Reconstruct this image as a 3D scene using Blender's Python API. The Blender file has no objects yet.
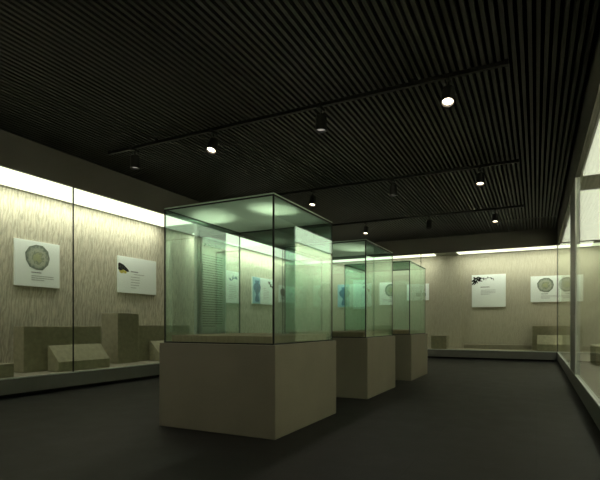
import bpy, bmesh, math, random
from mathutils import Vector, Matrix
random.seed(7)
SC = bpy.context.scene
COL = SC.collection
PI = math.pi

# ------------------------------------------------------------------ dimensions (metres)
XL, XR, YB = -6.434, 0.509, 14.5          # showcase glass planes: left, right, back
WL, WR, WB = -7.53, 1.60, 15.6            # lined walls behind the glass
YF = -4.0                                 # wall behind the visitor
ZS = 0.271                                # showcase deck
ZG = 3.15                                 # top of the showcase glass
ZC = 3.62                                 # underside of the ceiling slats
TH = 0.4637                               # camera yaw
FPX = 472.4
V0 = 324.8

# ------------------------------------------------------------------ materials
def new_mat(name):
    m = bpy.data.materials.new(name); m.use_nodes = True
    nt = m.node_tree; nt.nodes.clear()
    out = nt.nodes.new('ShaderNodeOutputMaterial')
    return m, nt, out

def N(nt, kind, **kw):
    n = nt.nodes.new(kind)
    for k, v in kw.items():
        setattr(n, k, v)
    return n

def pbr(name, col, rough=0.6, spec=0.4, metal=0.0, var=0.08, scale=6.0, bump=0.0, stretch=(1, 1, 1), detail=4):
    m, nt, out = new_mat(name)
    b = N(nt, 'ShaderNodeBsdfPrincipled')
    b.inputs['Roughness'].default_value = rough
    b.inputs['Metallic'].default_value = metal
    b.inputs['Specular IOR Level'].default_value = spec
    tc = N(nt, 'ShaderNodeTexCoord')
    mp = N(nt, 'ShaderNodeMapping'); mp.inputs['Scale'].default_value = stretch
    ns = N(nt, 'ShaderNodeTexNoise'); ns.inputs['Scale'].default_value = scale; ns.inputs['Detail'].default_value = detail
    rp = N(nt, 'ShaderNodeValToRGB')
    rp.color_ramp.elements[0].position = 0.3; rp.color_ramp.elements[1].position = 0.7
    rp.color_ramp.elements[0].color = tuple(c * (1 - var) for c in col) + (1,)
    rp.color_ramp.elements[1].color = tuple(min(1, c * (1 + var)) for c in col) + (1,)
    L = nt.links.new
    L(tc.outputs['Object'], mp.inputs['Vector']); L(mp.outputs[0], ns.inputs['Vector'])
    L(ns.outputs['Fac'], rp.inputs['Fac']); L(rp.outputs['Color'], b.inputs['Base Color'])
    if bump:
        bp = N(nt, 'ShaderNodeBump'); bp.inputs['Strength'].default_value = bump; bp.inputs['Distance'].default_value = 0.01
        L(ns.outputs['Fac'], bp.inputs['Height']); L(bp.outputs[0], b.inputs['Normal'])
    L(b.outputs[0], out.inputs['Surface'])
    return m

def emit(name, col, strength):
    m, nt, out = new_mat(name)
    e = N(nt, 'ShaderNodeEmission'); e.inputs['Color'].default_value = col + (1,); e.inputs['Strength'].default_value = strength
    nt.links.new(e.outputs[0], out.inputs['Surface'])
    return m

def glass(name, tint, f0=0.04, fmax=0.95, refl=(0.88, 1.0, 0.92), power=5.0):
    """thin architectural glass: clear transmission plus Schlick reflection on each face"""
    m, nt, out = new_mat(name)
    L = nt.links.new
    g = N(nt, 'ShaderNodeNewGeometry')
    d = N(nt, 'ShaderNodeVectorMath', operation='DOT_PRODUCT')
    L(g.outputs['Normal'], d.inputs[0]); L(g.outputs['Incoming'], d.inputs[1])
    a = N(nt, 'ShaderNodeMath', operation='ABSOLUTE'); L(d.outputs['Value'], a.inputs[0])
    s = N(nt, 'ShaderNodeMath', operation='SUBTRACT'); s.inputs[0].default_value = 1.0; L(a.outputs[0], s.inputs[1])
    p = N(nt, 'ShaderNodeMath', operation='POWER'); p.inputs[1].default_value = power; L(s.outputs[0], p.inputs[0])
    k = N(nt, 'ShaderNodeMath', operation='MULTIPLY_ADD'); k.inputs[1].default_value = fmax; k.inputs[2].default_value = f0
    L(p.outputs[0], k.inputs[0])
    t = N(nt, 'ShaderNodeBsdfTransparent'); t.inputs['Color'].default_value = tint + (1,)
    gl = N(nt, 'ShaderNodeBsdfGlossy'); gl.inputs['Roughness'].default_value = 0.0
    gl.inputs['Color'].default_value = refl + (1,)
    mx = N(nt, 'ShaderNodeMixShader')
    L(k.outputs[0], mx.inputs['Fac']); L(t.outputs[0], mx.inputs[1]); L(gl.outputs[0], mx.inputs[2])
    L(mx.outputs[0], out.inputs['Surface'])
    return m

def frosted(name, col):
    m, nt, out = new_mat(name)
    L = nt.links.new
    tr = N(nt, 'ShaderNodeBsdfTranslucent'); tr.inputs['Color'].default_value = col + (1,)
    df = N(nt, 'ShaderNodeBsdfDiffuse'); df.inputs['Color'].default_value = col + (1,)
    gl = N(nt, 'ShaderNodeBsdfGlossy'); gl.inputs['Roughness'].default_value = 0.08
    tp = N(nt, 'ShaderNodeBsdfTransparent'); tp.inputs['Color'].default_value = (0.8, 0.95, 0.85, 1)
    m1 = N(nt, 'ShaderNodeMixShader'); m1.inputs['Fac'].default_value = 0.8
    m2 = N(nt, 'ShaderNodeMixShader'); m2.inputs['Fac'].default_value = 0.10
    m3 = N(nt, 'ShaderNodeMixShader'); m3.inputs['Fac'].default_value = 0.12
    L(df.outputs[0], m1.inputs[1]); L(tr.outputs[0], m1.inputs[2])
    L(m1.outputs[0], m2.inputs[1]); L(tp.outputs[0], m2.inputs[2])
    L(m2.outputs[0], m3.inputs[1]); L(gl.outputs[0], m3.inputs[2])
    L(m3.outputs[0], out.inputs['Surface'])
    return m

def wall_mat(name, base, along, amp=.34, bump=.7):
    """fabric wall lining: wavy vertical weave.  along = world axis the wall runs along (0 = X, 1 = Y)"""
    m, nt, out = new_mat(name)
    L = nt.links.new
    b = N(nt, 'ShaderNodeBsdfPrincipled'); b.inputs['Roughness'].default_value = 0.7; b.inputs['Specular IOR Level'].default_value = 0.25
    tc = N(nt, 'ShaderNodeTexCoord')
    sp = N(nt, 'ShaderNodeSeparateXYZ'); L(tc.outputs['Object'], sp.inputs[0])
    cb = N(nt, 'ShaderNodeCombineXYZ')
    L(sp.outputs[along], cb.inputs[0]); L(sp.outputs[2], cb.inputs[1])
    mp = N(nt, 'ShaderNodeMapping'); mp.inputs['Rotation'].default_value = (0, 0, math.radians(20)); mp.inputs['Scale'].default_value = (1.0, 0.30, 1)
    L(cb.outputs[0], mp.inputs['Vector'])
    n1 = N(nt, 'ShaderNodeTexNoise'); n1.inputs['Scale'].default_value = 2.2; n1.inputs['Detail'].default_value = 3
    L(mp.outputs[0], n1.inputs['Vector'])
    w = N(nt, 'ShaderNodeTexWave'); w.wave_type = 'BANDS'; w.bands_direction = 'X'
    w.inputs['Scale'].default_value = 6.5; w.inputs['Distortion'].default_value = 11.0; w.inputs['Detail'].default_value = 4
    w.inputs['Detail Scale'].default_value = 1.6
    L(mp.outputs[0], w.inputs['Vector'])
    n2 = N(nt, 'ShaderNodeTexNoise'); n2.inputs['Scale'].default_value = 17; n2.inputs['Detail'].default_value = 3
    L(mp.outputs[0], n2.inputs['Vector'])
    a1 = N(nt, 'ShaderNodeMath', operation='MULTIPLY_ADD'); a1.inputs[1].default_value = 0.30
    L(w.outputs['Fac'], a1.inputs[0]); 
    a2 = N(nt, 'ShaderNodeMath', operation='MULTIPLY'); a2.inputs[1].default_value = 0.95
    L(n2.outputs['Fac'], a2.inputs[0]); L(a2.outputs[0], a1.inputs[2])
    rp = N(nt, 'ShaderNodeValToRGB')
    rp.color_ramp.elements[0].position = 0.2; rp.color_ramp.elements[1].position = 0.85
    rp.color_ramp.elements[0].color = tuple(c * (1 - amp) for c in base) + (1,)
    rp.color_ramp.elements[1].color = tuple(c * (1 + amp) for c in base) + (1,)
    L(a1.outputs[0], rp.inputs['Fac']); L(rp.outputs['Color'], b.inputs['Base Color'])
    bp = N(nt, 'ShaderNodeBump'); bp.inputs['Strength'].default_value = bump; bp.inputs['Distance'].default_value = 0.02
    L(a1.outputs[0], bp.inputs['Height']); L(bp.outputs[0], b.inputs['Normal'])
    L(b.outputs[0], out.inputs['Surface'])
    return m

def floor_mat():
    m, nt, out = new_mat('dark_slate_tiles')
    L = nt.links.new
    b = N(nt, 'ShaderNodeBsdfPrincipled')
    b.inputs['Specular IOR Level'].default_value = 0.26
    tc = N(nt, 'ShaderNodeTexCoord')
    br = N(nt, 'ShaderNodeTexBrick'); br.offset = 0.0
    br.inputs['Scale'].default_value = 1.0
    br.inputs['Brick Width'].default_value = 0.8; br.inputs['Row Height'].default_value = 0.8
    br.inputs['Mortar Size'].default_value = 0.004
    br.inputs['Color1'].default_value = (0.012, 0.012, 0.0115, 1)
    br.inputs['Color2'].default_value = (0.016, 0.0158, 0.0152, 1)
    br.inputs['Mortar'].default_value = (0.008, 0.008, 0.008, 1)
    L(tc.outputs['Object'], br.inputs['Vector'])
    ns = N(nt, 'ShaderNodeTexNoise'); ns.inputs['Scale'].default_value = 3.5; ns.inputs['Detail'].default_value = 8; ns.inputs['Roughness'].default_value = 0.65
    L(tc.outputs['Object'], ns.inputs['Vector'])
    mm = N(nt, 'ShaderNodeMixRGB', blend_type='MULTIPLY'); mm.inputs['Fac'].default_value = 0.75
    rp = N(nt, 'ShaderNodeValToRGB')
    rp.color_ramp.elements[0].position = 0.28; rp.color_ramp.elements[1].position = 0.75
    rp.color_ramp.elements[0].color = (0.35, 0.35, 0.35, 1); rp.color_ramp.elements[1].color = (1.6, 1.5, 1.4, 1)
    L(ns.outputs['Fac'], rp.inputs['Fac'])
    L(br.outputs['Color'], mm.inputs[1]); L(rp.outputs['Color'], mm.inputs[2])
    L(mm.outputs[0], b.inputs['Base Color'])
    rr = N(nt, 'ShaderNodeMapRange'); rr.inputs['To Min'].default_value = 0.5; rr.inputs['To Max'].default_value = 0.72
    L(ns.outputs['Fac'], rr.inputs['Value']); L(rr.outputs[0], b.inputs['Roughness'])
    bp = N(nt, 'ShaderNodeBump'); bp.inputs['Strength'].default_value = 0.25; bp.inputs['Distance'].default_value = 0.01
    L(ns.outputs['Fac'], bp.inputs['Height']); L(bp.outputs[0], b.inputs['Normal'])
    L(b.outputs[0], out.inputs['Surface'])
    return m

def disc_mat():
    """old patinated disc: pale middle, mottled ring, dark greenish rim"""
    m, nt, out = new_mat('patina_disc_print')
    L = nt.links.new
    b = N(nt, 'ShaderNodeBsdfPrincipled'); b.inputs['Roughness'].default_value = 0.6
    tc = N(nt, 'ShaderNodeTexCoord')
    ln = N(nt, 'ShaderNodeVectorMath', operation='LENGTH'); L(tc.outputs['Object'], ln.inputs[0])
    ns = N(nt, 'ShaderNodeTexNoise'); ns.inputs['Scale'].default_value = 22; ns.inputs['Detail'].default_value = 5
    L(tc.outputs['Object'], ns.inputs['Vector'])
    md = N(nt, 'ShaderNodeMath', operation='MULTIPLY_ADD'); md.inputs[1].default_value = 0.20; md.inputs[2].default_value = -0.10
    L(ns.outputs['Fac'], md.inputs[0])
    ad = N(nt, 'ShaderNodeMath', operation='ADD'); L(ln.outputs['Value'], ad.inputs[0]); L(md.outputs[0], ad.inputs[1])
    mr = N(nt, 'ShaderNodeMapRange'); mr.inputs['From Max'].default_value = 0.25; L(ad.outputs[0], mr.inputs['Value'])
    rp = N(nt, 'ShaderNodeValToRGB'); e = rp.color_ramp.elements
    e[0].position = 0.0; e[0].color = (0.34, 0.37, 0.20, 1)
    e[1].position = 1.0; e[1].color = (0.10, 0.13, 0.10, 1)
    for pos, c in ((0.28, (0.32, 0.35, 0.21)), (0.36, (0.16, 0.20, 0.14)), (0.45, (0.40, 0.43, 0.33)),
                   (0.66, (0.30, 0.34, 0.27)), (0.78, (0.13, 0.17, 0.13)), (0.9, (0.22, 0.26, 0.20))):
        x = e.new(pos); x.color = c + (1,)
    L(mr.outputs[0], rp.inputs['Fac']); L(rp.outputs['Color'], b.inputs['Base Color'])
    L(b.outputs[0], out.inputs['Surface'])
    return m

M = {}
LINING = (0.44, 0.415, 0.325)
M['wall_y'] = wall_mat('woven_lining_side', LINING, 1)
M['wall_x'] = wall_mat('woven_lining_end', LINING, 0, .10, .22)
M['floor'] = floor_mat()
M['slat'] = pbr('charcoal_slat', (0.052, 0.052, 0.048), 0.55, 0.3, var=0.06, scale=3)
M['void'] = pbr('black_void', (0.004, 0.004, 0.004), 0.9, 0.1)
M['soffit'] = pbr('dark_bulkhead_paint', (0.16, 0.155, 0.145), 0.6, 0.3, var=0.04, scale=2)
M['fascia'] = pbr('grey_plinth_laminate', (0.18, 0.182, 0.175), 0.5, 0.35, var=0.05, scale=3)
M['kick'] = pbr('black_recess', (0.012, 0.012, 0.012), 0.8, 0.2)
M['deck'] = pbr('deck_fabric', (0.30, 0.28, 0.215), 0.8, 0.2, var=0.08, scale=12)
M['cabtop'] = pbr('showcase_ceiling_paint', (0.30, 0.30, 0.25), 0.7, 0.2, var=0.03)
M['pier'] = pbr('grey_metal_cladding', (0.40, 0.42, 0.41), 0.45, 0.4, var=0.05, scale=2)
M['steel'] = pbr('brushed_steel', (0.60, 0.63, 0.61), 0.4, 0.5, 0.2, var=0.05, scale=8)
M['black'] = pbr('black_seal', (0.008, 0.011, 0.009), 0.5, 0.3)
M['track'] = pbr('black_track_metal', (0.014, 0.014, 0.014), 0.5, 0.3)
M['lamp'] = pbr('black_lamp_enamel', (0.030, 0.030, 0.030), 0.45, 0.4)
M['pedestal'] = pbr('taupe_pedestal_paint', (0.215, 0.20, 0.158), 0.55, 0.3, var=0.05, scale=2.5)
M['base'] = pbr('brown_display_board', (0.40, 0.29, 0.20), 0.7, 0.2, var=0.12, scale=9, stretch=(6, 1, 1))
M['block'] = pbr('olive_fabric_block', (0.33, 0.31, 0.22), 0.8, 0.2, var=0.12, scale=14, bump=0.1)
M['wedge'] = pbr('khaki_fabric_wedge', (0.35, 0.335, 0.23), 0.8, 0.2, var=0.12, scale=14, bump=0.1)
M['board'] = pbr('white_panel_board', (0.84, 0.90, 0.87), 0.45, 0.3, var=0.02, scale=3)
M['ink'] = pbr('black_ink', (0.012, 0.013, 0.012), 0.6, 0.2)
M['grey'] = pbr('grey_print', (0.26, 0.28, 0.27), 0.6, 0.2)
M['pale'] = pbr('pale_grey_print', (0.45, 0.48, 0.46), 0.6, 0.2)
M['yellow'] = pbr('yellow_print', (0.55, 0.50, 0.10), 0.6, 0.2)
M['blue'] = pbr('deep_blue_print', (0.04, 0.13, 0.24), 0.6, 0.2, var=0.35, scale=14)
M['sky'] = pbr('light_blue_print', (0.30, 0.52, 0.62), 0.6, 0.2, var=0.15, scale=4)
M['teal'] = pbr('teal_print', (0.10, 0.30, 0.27), 0.6, 0.2, var=0.15, scale=9)
M['bronze'] = pbr('bronze_print', (0.10, 0.085, 0.06), 0.6, 0.2, var=0.4, scale=20)
M['disc'] = disc_mat()
M['slab'] = pbr('grey_text_slab', (0.40, 0.39, 0.37), 0.55, 0.3, var=0.04)
M['slabtext'] = pbr('dark_slab_text', (0.03, 0.03, 0.028), 0.6, 0.2)
M['strip'] = emit('light_diffuser', (1.0, 1.0, 0.76), 1.6)
M['lens_on'] = emit('lit_lens', (1.0, 0.86, 0.62), 6.0)
M['lens_dim'] = emit('faint_lens', (1.0, 0.95, 0.85), 0.45)
M['caseglass'] = glass('green_case_glass', (0.950, 1.0, 0.985), 0.07, .92, (0.80, 1.0, 0.92), 2.4)
M['wallglass'] = glass('showcase_glass', (0.97, 0.99, 0.97), 0.003, .55, (0.95, 1.0, 0.93))
M['lid'] = frosted('frosted_lid_glass', (0.68, 0.80, 0.68))

# ------------------------------------------------------------------ mesh helpers
class MB:
    def __init__(self): self.bm = bmesh.new()
    def box(self, x0, x1, y0, y1, z0, z1):
        vs = [self.bm.verts.new(p) for p in ((x0, y0, z0), (x1, y0, z0), (x1, y1, z0), (x0, y1, z0),
                                             (x0, y0, z1), (x1, y0, z1), (x1, y1, z1), (x0, y1, z1))]
        for f in ((0, 3, 2, 1), (4, 5, 6, 7), (0, 1, 5, 4), (1, 2, 6, 5), (2, 3, 7, 6), (3, 0, 4, 7)):
            self.bm.faces.new([vs[i] for i in f])
        return self
    def prism(self, pts, a0, a1, axis):
        """polygon (p, q) extruded along axis 0/1/2 (the other two axes take p, q in order)"""
        def P(p, q, a):
            c = [p, q]; c.insert(axis, a); return c
        A = [self.bm.verts.new(P(p, q, a0)) for p, q in pts]
        B = [self.bm.verts.new(P(p, q, a1)) for p, q in pts]
        n = len(pts)
        self.bm.faces.new(A); self.bm.faces.new(B[::-1])
        for i in range(n):
            self.bm.faces.new([A[i], B[i], B[(i + 1) % n], A[(i + 1) % n]])
        return self
    def lathe(self, prof, n=24, m=None):
        """profile [(r, z)] about Z; m = Matrix"""
        m = m or Matrix()
        rings = []
        for r, z in prof:
            rings.append([self.bm.verts.new(m @ Vector((r * math.cos(2 * PI * i / n), r * math.sin(2 * PI * i / n), z))) for i in range(n)])
        for a, b in zip(rings, rings[1:]):
            for i in range(n):
                self.bm.faces.new([a[i], a[(i + 1) % n], b[(i + 1) % n], b[i]])
        self.bm.faces.new(rings[0][::-1]); self.bm.faces.new(rings[-1])
        return self
    def build(self, name, mat, parent=None, bevel=0.0, smooth=False, loc=None):
        bmesh.ops.recalc_face_normals(self.bm, faces=self.bm.faces)
        if bevel:
            bmesh.ops.bevel(self.bm, geom=self.bm.edges[:], offset=bevel, segments=2, affect='EDGES', profile=0.5)
        me = bpy.data.meshes.new(name)
        self.bm.to_mesh(me); self.bm.free()
        me.materials.append(mat)
        if smooth:
            for p in me.polygons: p.use_smooth = True
            try: me.set_sharp_from_angle(angle=math.radians(40))
            except Exception: pass
        o = bpy.data.objects.new(name, me); COL.objects.link(o)
        if parent: o.parent = parent
        if loc: o.location = loc
        return o

def tag(o, label, cat, group=None):
    o['label'] = label; o['category'] = cat
    if group: o['group'] = group
    return o

def thing(name, label, cat, loc=(0, 0, 0), rz=0, group=None):
    o = bpy.data.objects.new(name, None); COL.objects.link(o)
    o.empty_display_size = 0.2
    o.location = loc; o.rotation_euler = (0, 0, rz)
    return tag(o, label, cat, group)

def struct(o):
    o['kind'] = 'structure'; return o

# ------------------------------------------------------------------ room shell
struct(MB().box(WL - .2, WR + .2, YF - .2, WB + .2, -.1, 0).build('floor', M['floor']))
cb = MB()
p = XL + 0.02
while p + .034 < XR - 0.01:
    cb.box(p, p + .034, YF, YB + .02, ZC, ZC + .075)
    p += .0705
slats = cb.build('ceiling', M['slat']); struct(slats)
struct(MB().box(WL - .2, WR + .2, YF - .2, WB + .2, 3.95, 4.05).build('ceiling_void', M['void']))
struct(MB().box(WL - .15, WL, YF - .15, WB + .15, 0, 3.95).build('wall_left', M['wall_y']))
struct(MB().box(WR, WR + .15, YF - .15, WB + .15, 0, 3.95).build('wall_right', M['wall_y']))
struct(MB().box(WL, WR, WB, WB + .15, 0, 3.95).build('wall_back', M['wall_x']))
struct(MB().box(WL, WR, YF - .15, YF, 0, 3.95).build('wall_front', M['wall_x']))
# bulkheads over the showcases: front board and cabinet ceiling
tl = MB().box(XL - .06, XL, YF, YB + .06, ZG, 3.95); struct(tl.build('trim_1', M['soffit']))
tr = MB().box(XR, XR + .06, YF, YB + .06, ZG, 3.95); struct(tr.build('trim_2', M['soffit']))
tb = MB().box(XL, XR, YB, YB + .06, ZG, 3.95); struct(tb.build('trim_3', M['soffit']))
struct(MB().box(WL, XL - .06, YF, WB, 3.21, 3.30).build('trim_4', M['cabtop']))
struct(MB().box(XR + .06, WR, YF, WB, 3.21, 3.30).build('trim_5', M['cabtop']))
struct(MB().box(XL - .06, XR + .06, YB + .06, WB, 3.21, 3.30).build('trim_6', M['cabtop']))

# ------------------------------------------------------------------ built-in wall showcases
def wash(parent, loc, length, d, gain=1.0):
    """linear lamp lying on the diffuser, turned toward the wall lining"""
    l = bpy.data.lights.new('linear_lamp', 'AREA'); l.shape = 'RECTANGLE'; l.size = length; l.size_y = .06
    l.energy = WASH * length * gain; l.color = (1, 1, .84); l.spread = math.radians(140)
    o = bpy.data.objects.new('linear_lamp', l); COL.objects.link(o); o.parent = parent; o.location = loc
    z = -Vector(d).normalized()
    x = Vector((0, 1, 0)) if abs(d[0]) > .1 else Vector((1, 0, 0))
    y = z.cross(x)
    o.rotation_euler = Matrix((x, y, z)).transposed().to_euler()
WASH = 7.0
BAYS = [(-3.9, 1.5), (2.5, 8.0), (9.0, 14.5)]
PIERS = [(1.5, 2.5), (8.0, 9.0)]
def side_showcase(label, xg, xw, s, joints):
    """s = +1: case lies toward -X (left side), s = -1: toward +X (right side); xg glass plane, xw wall"""
    t = thing('glazed_showcase', label, 'showcase', (xg, 8.5, 0))
    dx = -xg; dy = -8.5
    def bx(mb, a, b, y0, y1, z0, z1):      # a, b = depth behind the glass plane
        x0, x1 = sorted((-s * a, -s * b)); return mb.box(x0, x1, y0 + dy, y1 + dy, z0, z1)
    D = abs(xw - xg)
    bx(MB(), 0.0, 0.04, YF, YB, 0.05, ZS - .018).build('fascia', M['fascia'], t)
    bx(MB(), 0.08, 0.11, YF, YB, 0.0, 0.05).build('toe_kick', M['kick'], t)
    bx(MB(), 0.04, D, YF, WB, ZS - .05, ZS - .002).build('deck', M['deck'], t)
    bx(MB(), -0.004, 0.045, YF, YB, ZS - .018, ZS).build('sill_rail', M['steel'], t, bevel=.003)
    for (y0, y1) in BAYS:
        js = [y0] + [j for j in joints if y0 < j < y1] + [y1]
        for a, b in zip(js, js[1:]):
            bx(MB(), .008, .020, a + .006, b - .006, ZS, ZG).build('glass_pane', M['wallglass'], t)
        for j in js[1:-1]:
            bx(MB(), .004, .024, j - .006, j + .006, ZS, ZG).build('pane_joint', M['black'], t)
        y1e = 14.15 if y1 > 14 else y1
        bx(MB(), .10, .97, y0 + .02, y1e, 3.17, 3.205).build('light_panel', M['strip'], t)
        wash(t, (-s * .80, (y0 + y1e) / 2 + dy, 3.164), y1e - y0 - .1, (-s, 0, -1.25), 4.2 if s < 0 else 1.6 if y0 > 8 else 1.0)
    for (y0, y1) in PIERS:
        pr = bx(MB(), 0.0, .06, y0, y1, ZS, ZG).build('pier', M['pier'], t)
        bx(MB(), -.004, .064, y0 - .03, y0, ZS, ZG).build('edge_stile', M['steel'], pr, bevel=.004)
        bx(MB(), -.004, .064, y1, y1 + .03, ZS, ZG).build('edge_stile', M['steel'], pr, bevel=.004)
    return t
sl = side_showcase('long glazed wall showcase with picture panels and display blocks along the room\'s left side', XL, WL, 1, [5.0, 11.8])
sr = side_showcase('glazed wall showcase with grey metal post, running close along the right edge', XR, WR, -1, [])
t = thing('glazed_showcase', 'glazed showcase across the far end wall behind the free-standing cases', 'showcase', ((XL + XR) / 2, YB, 0))
cx = (XL + XR) / 2
def bb(x0, x1, d0, d1, z0, z1, mb=None): return (mb or MB()).box(x0 - cx, x1 - cx, d0, d1, z0, z1)
bb(XL + .003, XR - .003, .002, .04, .05, ZS - .018).build('fascia', M['fascia'], t)
bb(XL + .08, XR - .08, .08, .11, 0, .05).build('toe_kick', M['kick'], t)
bb(XL - .035, XR + .035, .045, WB - YB, ZS - .05, ZS - .002).build('deck', M['deck'], t)
bb(XL + .012, XR - .012, .002, .045, ZS - .018, ZS).build('sill_rail', M['steel'], t, bevel=.003)
bb(XL + .01, -3.14, .008, .020, ZS, ZG).build('glass_pane', M['wallglass'], t)
bb(-3.13, XR - .012, .008, .020, ZS, ZG).build('glass_pane', M['wallglass'], t)
bb(-3.146, -3.132, .004, .024, ZS, ZG).build('pane_joint', M['black'], t)
bb(XR - .010, XR + .006, .003, .026, ZS, ZG).build('pane_joint', M['black'], t)
bb(XL - .006, XL + .010, .003, .026, ZS, ZG).build('pane_joint', M['black'], t)
bb(-7.25, -2.83, .10, .76, 3.17, 3.205).build('light_panel', M['strip'], t)
bb(-2.14, 1.35, .10, .76, 3.17, 3.205).build('light_panel', M['strip'], t)
bb(-2.845, -2.12, 1.03, 1.099, ZS, 3.205).build('pilaster', M['wall_x'], t)
bb(-2.0, -.12, .80, 1.0, ZS - .002, .40).build('rear_step', M['deck'], t, bevel=.004)

wash(t, (-5.04 - cx, .60, 3.164), 4.3, (0, 1, -1.25))
wash(t, (-.40 - cx, .60, 3.164), 3.4, (0, 1, -1.25))

# ------------------------------------------------------------------ free-standing glass cases
def copy_obj(o, parent=None):
    c = o.copy(); COL.objects.link(c)
    if parent: c.parent = parent
    return c
def dup(root, loc):
    r = copy_obj(root); r.location = loc
    for ch in list(root.children):
        c = copy_obj(ch, r)
        for g in list(ch.children): copy_obj(g, c)
    return r
W, DP, ZP, ZT, IN = 1.321, 1.40, .823, 2.151, .035
def make_case(label, loc):
    t = thing('display_case', label, 'display case', loc, 0, 'free-standing glass display cases in a row')
    w, d = W / 2, DP / 2
    MB().box(-w, w, -d, d, 0, ZP).build('pedestal', M['pedestal'], t, bevel=.006)
    a, b = w - IN, d - IN
    g = .012
    MB().box(-a + .05, a - .05, -b + .05, b - .05, ZP, ZP + .075).build('base_board', M['base'], t, bevel=.004)
    z0, z1 = ZP + .012, ZT - .012
    MB().box(-a + g, a - g, -b, -b + g, z0, z1).build('glass_pane', M['caseglass'], t)
    MB().box(-a + g, a - g, b - g, b, z0, z1).build('glass_pane', M['caseglass'], t)
    MB().box(-a, -a + g, -b + g, b - g, z0, z1).build('glass_pane', M['caseglass'], t)
    MB().box(a - g, a, -b + g, b - g, z0, z1).build('glass_pane', M['caseglass'], t)
    for sx in (-1, 1):
        for sy in (-1, 1):
            x0, x1 = sorted((sx * (a - g), sx * (a + .001))); y0, y1 = sorted((sy * (b - g), sy * (b + .001)))
            MB().box(x0, x1, y0, y1, z0, z1).build('corner_seal', M['black'], t)
    def ring(za, zb, e, k):
        return (MB().box(-a - e, a + e, -b - e, -b + k, za, zb).box(-a - e, a + e, b - k, b + e, za, zb)
                .box(-a - e, -a + k, -b + k, b - k, za, zb).box(a - k, a + e, -b + k, b - k, za, zb))
    ring(ZP, ZP + .012, .002, .02).build('bottom_seal', M['black'], t)
    ring(ZT - .016, ZT - .004, .002, .010).build('top_seal', M['black'], t)
    MB().box(-a, a, -b, b, ZT - .003, ZT + .009).build('lid', M['lid'], t)
    return t
XC = -2.022 - W / 2
c1 = make_case('nearest of the free-standing glass cases, taupe pedestal and frosted green glass lid', (XC, 3.564 + DP / 2, 0))
c2 = dup(c1, (XC, 6.07 + DP / 2, 0)); c2['label'] = 'middle glass case on taupe pedestal, standing between the nearest and the farthest case'
c3 = dup(c1, (XC + .03, 8.425 + DP / 2, 0)); c3['label'] = 'farthest glass case on taupe pedestal, with a clear see-through lid'
for ch in list(c3.children):
    if ch.name.startswith('lid'):
        ch.data = ch.data.copy(); ch.data.materials.clear(); ch.data.materials.append(M['caseglass'])

# ------------------------------------------------------------------ picture panels
def panel(label, w, h, loc, rz, group='picture panels hung on the showcase walls'):
    """board hung on a wall; local X to the right, Z up, front toward -Y"""
    t = thing('picture_panel', label, 'picture panel', loc, rz, group)
    MB().box(-w / 2, w / 2, -.035, 0, 0, h).build('board', M['board'], t, bevel=.003)
    return t
def flat(name, polys, mat, t, d=.0375):
    mb = MB()
    for pts in polys: mb.prism(pts, -d, -.0345, 1)
    return mb.build(name, mat, t)
def rect(x0, x1, z0, z1): return [(x0, z0), (x1, z0), (x1, z1), (x0, z1)]
def lines(x0, z0, n, w, step, hh, seed, gap=.012, word=(.03, .09)):
    r = random.Random(seed); out = []
    for i in range(n):
        z = z0 - i * step; x = x0
        ww = w * (1 if i < n - 1 else .6)
        while x < x0 + ww - .01:
            k = min(r.uniform(*word), x0 + ww - x); out.append(rect(x, x + k, z - hh, z)); x += k + gap
    return out
def blob(cx, cz, rx, rz_, seed, n=20, j=.12):
    r = random.Random(seed)
    return [(cx + rx * (1 + r.uniform(-j, j)) * math.cos(2 * PI * i / n), cz + rz_ * (1 + r.uniform(-j, j)) * math.sin(2 * PI * i / n)) for i in range(n)]
def stroke(x0, z0, x1, z1, a, b):
    dx, dz = x1 - x0, z1 - z0; l = math.hypot(dx, dz); nx, nz = -dz / l, dx / l
    return [(x0 - nx * a, z0 - nz * a), (x0 + nx * a, z0 + nz * a), (x1 + nx * b, z1 + nz * b), (x1 - nx * b, z1 - nz * b)]
def leaf(x, z, ang, l, w):
    c, s = math.cos(ang), math.sin(ang)
    P = [(0, 0), (.3, .5), (.65, .42), (1, 0), (.65, -.42), (.3, -.5)]
    return [(x + c * p * l - s * q * w, z + s * p * l + c * q * w) for p, q in P]

LFT, BCK = PI / 2, 0.0
def yl(y): return (WL, y)
def disc_panel(label, loc, rz):
    w, h = .80, .76
    t = panel(label, w, h, loc, rz)
    # the disc print keeps its own origin at its middle
    mb = MB(); mb.prism([(p * 1, q) for p, q in blob(0, 0, .215, .215, 5, 11, .07)], -.003, 0, 1)
    mb.build('disc_print', M['disc'], t, loc=(-.01, -.0345, .49))
    flat('lettering', lines(-.12, .245, 1, .30, .03, .018, 3, .006, (.02, .03)), M['grey'], t)
    flat('lettering', lines(-.12, .185, 3, .40, .034, .014, 4, .008, (.03, .08)), M['pale'], t)
    return t
disc_panel('square white panel with round green disc print, on left wall beside the black glass joint', (WL, 5.14, 1.64), LFT)
disc_panel('white panel with round green disc print, on the far wall next to the right showcase', (.25, WB, 1.67), BCK)

t = panel('white panel with black and yellow bird-like print at its upper left corner, on left wall', 1.06, .74, (WL, 7.37, 1.655), LFT)
flat('ink_print', [[(-.53, .58), (-.50, .60), (-.40, .57), (-.30, .50), (-.24, .44), (-.30, .43), (-.40, .47), (-.47, .44), (-.53, .46)]], M['ink'], t, .0385)
flat('yellow_print', [blob(-.44, .44, .07, .05, 8), blob(-.35, .42, .035, .03, 9)], M['yellow'], t)
flat('lettering', lines(-.20, .455, 1, .34, .03, .022, 6, .006, (.02, .035)), M['grey'], t)
flat('lettering', lines(-.12, .40, 1, .50, .03, .014, 7, .008) + lines(-.20, .34, 5, .24, .055, .014, 8, .008), M['pale'], t)

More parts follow.
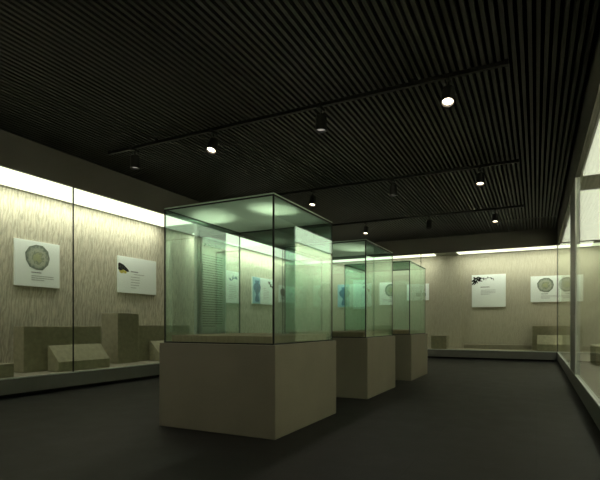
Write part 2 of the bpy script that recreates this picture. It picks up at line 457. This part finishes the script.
t = panel('white panel with a small blue-grey sprig at top, just right of the grey text slab', .95, .88, (WL, 10.72, 1.60), LFT)
flat('sprig_print', [stroke(.05, .62, .30, .76, .012, .006), leaf(.10, .64, 1.2, .14, .06), leaf(.18, .70, .1, .16, .06), leaf(.26, .74, -.8, .12, .06), leaf(.05, .62, 2.6, .13, .07)], M['blue'], t)
flat('lettering', lines(-.05, .48, 8, .34, .05, .015, 11, .01), M['pale'], t)

def vase_panel(label, loc, rz):
    w, h = 1.24, .80
    t = panel(label, w, h, loc, rz)
    flat('blue_field', [rect(-.62, -.18, 0.004, h - .004)], M['sky'], t, .0365)
    x = -.36
    prof = [(.09, .06), (.12, .10), (.10, .20), (.07, .27), (.08, .32), (.15, .38), (.20, .46), (.20, .53), (.15, .59), (.10, .62), (.12, .68), (.12, .70)]
    pts = [(x + r, z) for r, z in prof] + [(x - r, z) for r, z in prof[::-1]]
    vs = flat('jar_print', [pts], M['blue'], t, .039)
    flat('plum_print', [stroke(.30, .72, .50, .56, .012, .005), stroke(.42, .63, .54, .66, .008, .004), blob(.36, .68, .05, .045, 12), blob(.45, .60, .045, .05, 13), blob(.53, .56, .035, .04, 14)], M['ink'], t, .0385)
    flat('lettering', lines(.02, .50, 1, .22, .05, .02, 15, .006) + lines(.02, .43, 6, .30, .05, .014, 16, .01), M['pale'], t)
    return t
vase_panel('wide blue jar panel on left wall, seen through the nearest glass case', (WL, 12.47, 1.63), LFT)
vase_panel('wide blue jar panel on the far wall, seen through the middle glass case', (-5.67, WB, 1.62), BCK)

t = panel('small wide panel with dark bronze vessel print, on left wall near the far corner', 1.12, .56, (WL, 14.05, 1.74), LFT)
flat('vessel_print', [blob(-.33, .34, .17, .13, 17, 18, .08), rect(-.42, -.39, .10, .25), rect(-.28, -.25, .10, .25)], M['bronze'], t, .0385)
flat('sprig_print', [stroke(.10, .24, .30, .34, .01, .005), leaf(.12, .26, 1.4, .14, .07), leaf(.22, .30, .3, .16, .07), leaf(.20, .28, -1.0, .11, .06)], M['grey'], t)
flat('lettering', lines(-.05, .16, 2, .40, .05, .014, 18, .01), M['pale'], t)

t = panel('small white panel with teal print low down, on the far wall behind the farthest case', .72, .54, (-3.47, WB, 1.80), BCK)
flat('teal_print', [rect(-.06, .12, .13, .26), rect(.15, .26, .13, .24)], M['teal'], t)
flat('lettering', lines(-.25, .44, 3, .40, .05, .014, 19, .01), M['pale'], t)

t = panel('large square white panel with black ink branch at upper left, middle of the far wall', .97, 1.0, (-1.31, WB, 1.545), BCK)
br = [stroke(-.485, .80, -.30, .93, .022, .016), stroke(-.30, .93, -.12, .87, .016, .008), stroke(-.12, .87, .05, .91, .008, .005), stroke(-.40, .86, -.36, .72, .012, .004),
      stroke(.05, .91, .16, .84, .006, .003)]
r = random.Random(21)
for i in range(16):
    br.append(leaf(-.46 + r.uniform(0, .22), .80 + r.uniform(-.06, .15), r.uniform(-2.4, 1.4), r.uniform(.07, .13), r.uniform(.03, .05)))
for i in range(9):
    br.append(blob(-.16 + r.uniform(0, .34), .87 + r.uniform(-.06, .05), r.uniform(.008, .019), r.uniform(.008, .019), 30 + i, 8))
flat('branch_print', br, M['ink'], t)
flat('lettering', lines(-.23, .63, 1, .44, .03, .026, 22, .008, (.03, .045)), M['grey'], t)
flat('lettering', lines(-.22, .53, 4, .42, .042, .014, 23, .01), M['pale'], t)

# text slab on the left pier
t = thing('text_slab', 'tall grey wall slab covered with rows of dark lettering, on the pier behind the nearest case', 'text panel', (XL, 8.5, ZS + .45), LFT)
MB().box(-.44, .44, -.02, 0, 0, 2.30).build('slab', M['slab'], t, bevel=.003)
flat('title_lettering', [stroke(-.30 + .13 * i, 1.98 + .03 * (i % 2), -.24 + .13 * i, 2.05 - .03 * (i % 3), .016, .010) for i in range(5)]
     + [stroke(-.30 + .13 * i, 2.05, -.22 + .13 * i, 2.02, .010, .012) for i in range(5)], M['slabtext'], t, .0215) 
txt = flat('lettering', lines(-.36, 1.80, 30, .72, .053, .020, 24, .014, (.03, .12)), M['slabtext'], t, .0215)
for ch in t.children:
    if ch.name != 'slab' and 'slab' not in ch.name: ch.location.y = .012      # seated on the slab face

# ------------------------------------------------------------------ display blocks on the decks
def block(label, x0, x1, y0, y1, z1, group='fabric display blocks in the showcases', mat='block'):
    o = MB().box(-(x1 - x0) / 2, (x1 - x0) / 2, -(y1 - y0) / 2, (y1 - y0) / 2, 0, z1 - ZS).build('display_block', M[mat], None, bevel=.006)
    o.location = ((x0 + x1) / 2, (y0 + y1) / 2, ZS)
    return tag(o, label, 'display block', group)
def wedge(label, w, d, hf, hb, loc, rz, group='sloped display stands in the showcases'):
    """sloped reading stand: low front toward local -Y, high back"""
    mb = MB(); mb.prism([(-d / 2, 0), (d / 2, 0), (d / 2, hb), (d / 2 - .03, hb), (-d / 2, hf)], -w / 2, w / 2, 0)
    o = mb.build('display_wedge', M['wedge'], None, bevel=.005)
    o.location = (loc[0], loc[1], ZS); o.rotation_euler = (0, 0, rz)
    return tag(o, label, 'display stand', group)
block('low olive block at the left edge of the photo, beside the wide block', -7.0, -6.58, 3.1, 4.15, .455)
block('wide olive fabric block behind the sloped stand under the disc panel', -7.20, -6.95, 4.53, 5.95, .975)
block('tallest olive block on the left deck, below the bird-print panel', -7.44, -7.01, 6.39, 6.91, 1.22)
block('olive block against left wall, right of the tallest block', -7.50, -7.15, 7.05, 8.6, .985)
wedge('sloped khaki stand in front of the wide block, at the black glass joint', .98, .26, .148, .40, (-6.73, 5.35), LFT)
wedge('sloped khaki stand partly hidden behind the nearest pedestal', .95, .28, .148, .40, (-6.92, 7.72), LFT)
block('low dark block on the far deck below the pilaster, right of the farthest case', -2.88, -2.42, 14.72, 15.12, .67)
block('dark olive block on the far deck below the disc panel', -.10, .75, 15.02, 15.5, .975)
wedge('sloped khaki stand at the far right corner, in front of the dark block', .62, .24, .19, .44, (.33, 14.78), BCK)
block('olive block inside the right showcase, seen just right of the metal post', 1.05, 1.5, 8.6, 9.6, 1.16)
block('low pale block in the right showcase near its lower right glass', .95, 1.4, 6.3, 7.2, .55, mat='wedge')
block('low block deep in the right showcase in front of the olive block', .95, 1.3, 9.9, 10.9, .62, mat='wedge')

# ------------------------------------------------------------------ ceiling tracks and spotlights
def lamp_light(parent, loc, energy, size, col=(1, .93, .78)):
    l = bpy.data.lights.new('bulb', 'SPOT'); l.energy = energy; l.spot_size = math.radians(size); l.spot_blend = 1.0
    l.shadow_soft_size = .035; l.color = col
    o = bpy.data.objects.new('bulb', l); COL.objects.link(o); o.parent = parent; o.location = loc
    return o
def spotlight(label, x, y, aim, lit, beam):
    """track spotlight: adapter, stem, tilting can, lens"""
    t = thing('track_spotlight', label, 'spotlight', (x, y, 3.56), 0, 'spotlights on the ceiling tracks')
    MB().box(-.018, .018, -.07, .07, -.05, -.014).build('adapter', M['track'], t, bevel=.003)
    MB().lathe([(.011, -.15), (.011, -.05)], 10).build('stem', M['track'], t)
    pv = Vector((0, 0, -.17))
    d = Vector((0, 0, -1)) if aim is None else (Vector(aim) - Vector((x, y, 3.39))).normalized()
    q = Vector((0, 0, -1)).rotation_difference(d).to_matrix().to_4x4()
    mt = Matrix.Translation(pv) @ q
    MB().lathe([(.050, .06), (.062, .05), (.066, .03), (.066, -.125), (.058, -.125), (.056, -.098)], 24, mt).build('can', M['lamp'], t, smooth=True)
    MB().lathe([(.0555, -.0985), (.050, -.1005)], 24, mt).build('lens', M['lens_on'] if lit else M['lens_dim'], t, smooth=False)
    if beam is not None:
        b = pv + d * .14
        o = lamp_light(t, b, LAMP, 21)
        o.rotation_euler = Vector((0, 0, -1)).rotation_difference((Vector(beam) - Vector((x, y, 3.56)) - b).normalized()).to_euler()
        o2 = lamp_light(t, b, SPILL, 75); o2.rotation_euler = o.rotation_euler     # second wide bulb, added to lift the lid's overall glow
    elif lit:
        o = lamp_light(t, pv + d * .14, 1.5, 80); o.rotation_euler = q.to_euler()
    return t
LAMP = 330
SPILL = 34
FRONT_FILL = 15
TRK = [('nearest visible', 5.05), ('second', 8.15), ('third', 11.28)]
XS = [-.81, -2.25, -3.80, -5.20]
BEAM = [[None, (-2.34, 4.12, 2.15), (-3.10, 4.12, 2.15), None],
        [None, (-2.46, 6.7, 2.15), (-3.08, 6.6, 2.15), None],
        [None, None, None, None]]
WHICH = ['lit lamp nearest the right end', 'dim lamp second from the right end', 'lit lamp third from the right end', 'dark lamp nearest the left wall']
for k, (nm, y) in enumerate(TRK):
    tr_ = thing('lighting_track', f'black ceiling lighting track, {nm} one, running across the slats', 'lighting track', (-2.98, y, 3.56), 0, 'ceiling lighting tracks')
    MB().box(-2.72, 2.72, -.022, .022, -.014, .03).build('rail', M['track'], tr_, bevel=.003)
    for sx in (-1, 1):
        MB().box(sx * 2.72 - .02, sx * 2.72 + .02, -.026, .026, -.018, .034).build('end_cap', M['track'], tr_)
        MB().box(sx * 1.8 - .015, sx * 1.8 + .015, -.015, .015, .03, .062).build('hanger', M['track'], tr_)
    for i, x in enumerate(XS):
        spotlight(f'small black can spotlight, {WHICH[i]} of the {nm} track', x, y, (x, y - (.38 if k == 0 else .22), 2.5) if i in (0, 2) else None, i in (0, 2), BEAM[k][i])

t = thing('lighting_track', 'black ceiling track above the visitor, added unseen to hold fill lamps', 'lighting track', (-2.98, 1.93, 3.56), 0, 'ceiling lighting tracks')  # added out of view: track and lamps that brighten the pedestal fronts
MB().box(-2.72, 2.72, -.022, .022, -.014, .03).build('rail', M['track'], t, bevel=.003)
for i, x in enumerate((-2.3, -3.1, -3.9)):
    sp = spotlight('black can spotlight on the added unseen track above the visitor, fills the pedestal fronts', x, 1.93, (x, 2.4, 2.5), False, None)
    o = lamp_light(sp, (0, .06, -.31), FRONT_FILL, 70); o.data.shadow_soft_size = .06
    o.rotation_euler = Vector((0, 0, -1)).rotation_difference(Vector((0, 1.6, -2.6)).normalized()).to_euler()

# ------------------------------------------------------------------ camera, world, view
cam = bpy.data.cameras.new('camera'); co = bpy.data.objects.new('camera', cam); COL.objects.link(co)
co.location = (0, 0, 1.0); co.rotation_euler = (PI / 2, 0, TH)
cam.sensor_fit = 'HORIZONTAL'; cam.sensor_width = 36; cam.lens = FPX * 36 / 600
cam.shift_y = (V0 - 240) / 600; cam.clip_start = .02
SC.camera = co
w = bpy.data.worlds.new('world'); SC.world = w; w.use_nodes = True
w.node_tree.nodes['Background'].inputs['Color'].default_value = (0, 0, 0, 1)
SC.view_settings.view_transform = 'Standard'; SC.view_settings.look = 'None'
SC.view_settings.exposure = 0.0; SC.view_settings.gamma = 1.0
SC.view_settings.use_curve_mapping = False
SC.cycles.max_bounces = 16; SC.cycles.transparent_max_bounces = 48
SC.cycles.diffuse_bounces = 5; SC.cycles.glossy_bounces = 6
SC.cycles.use_denoising = True
SC.cycles.caustics_reflective = False
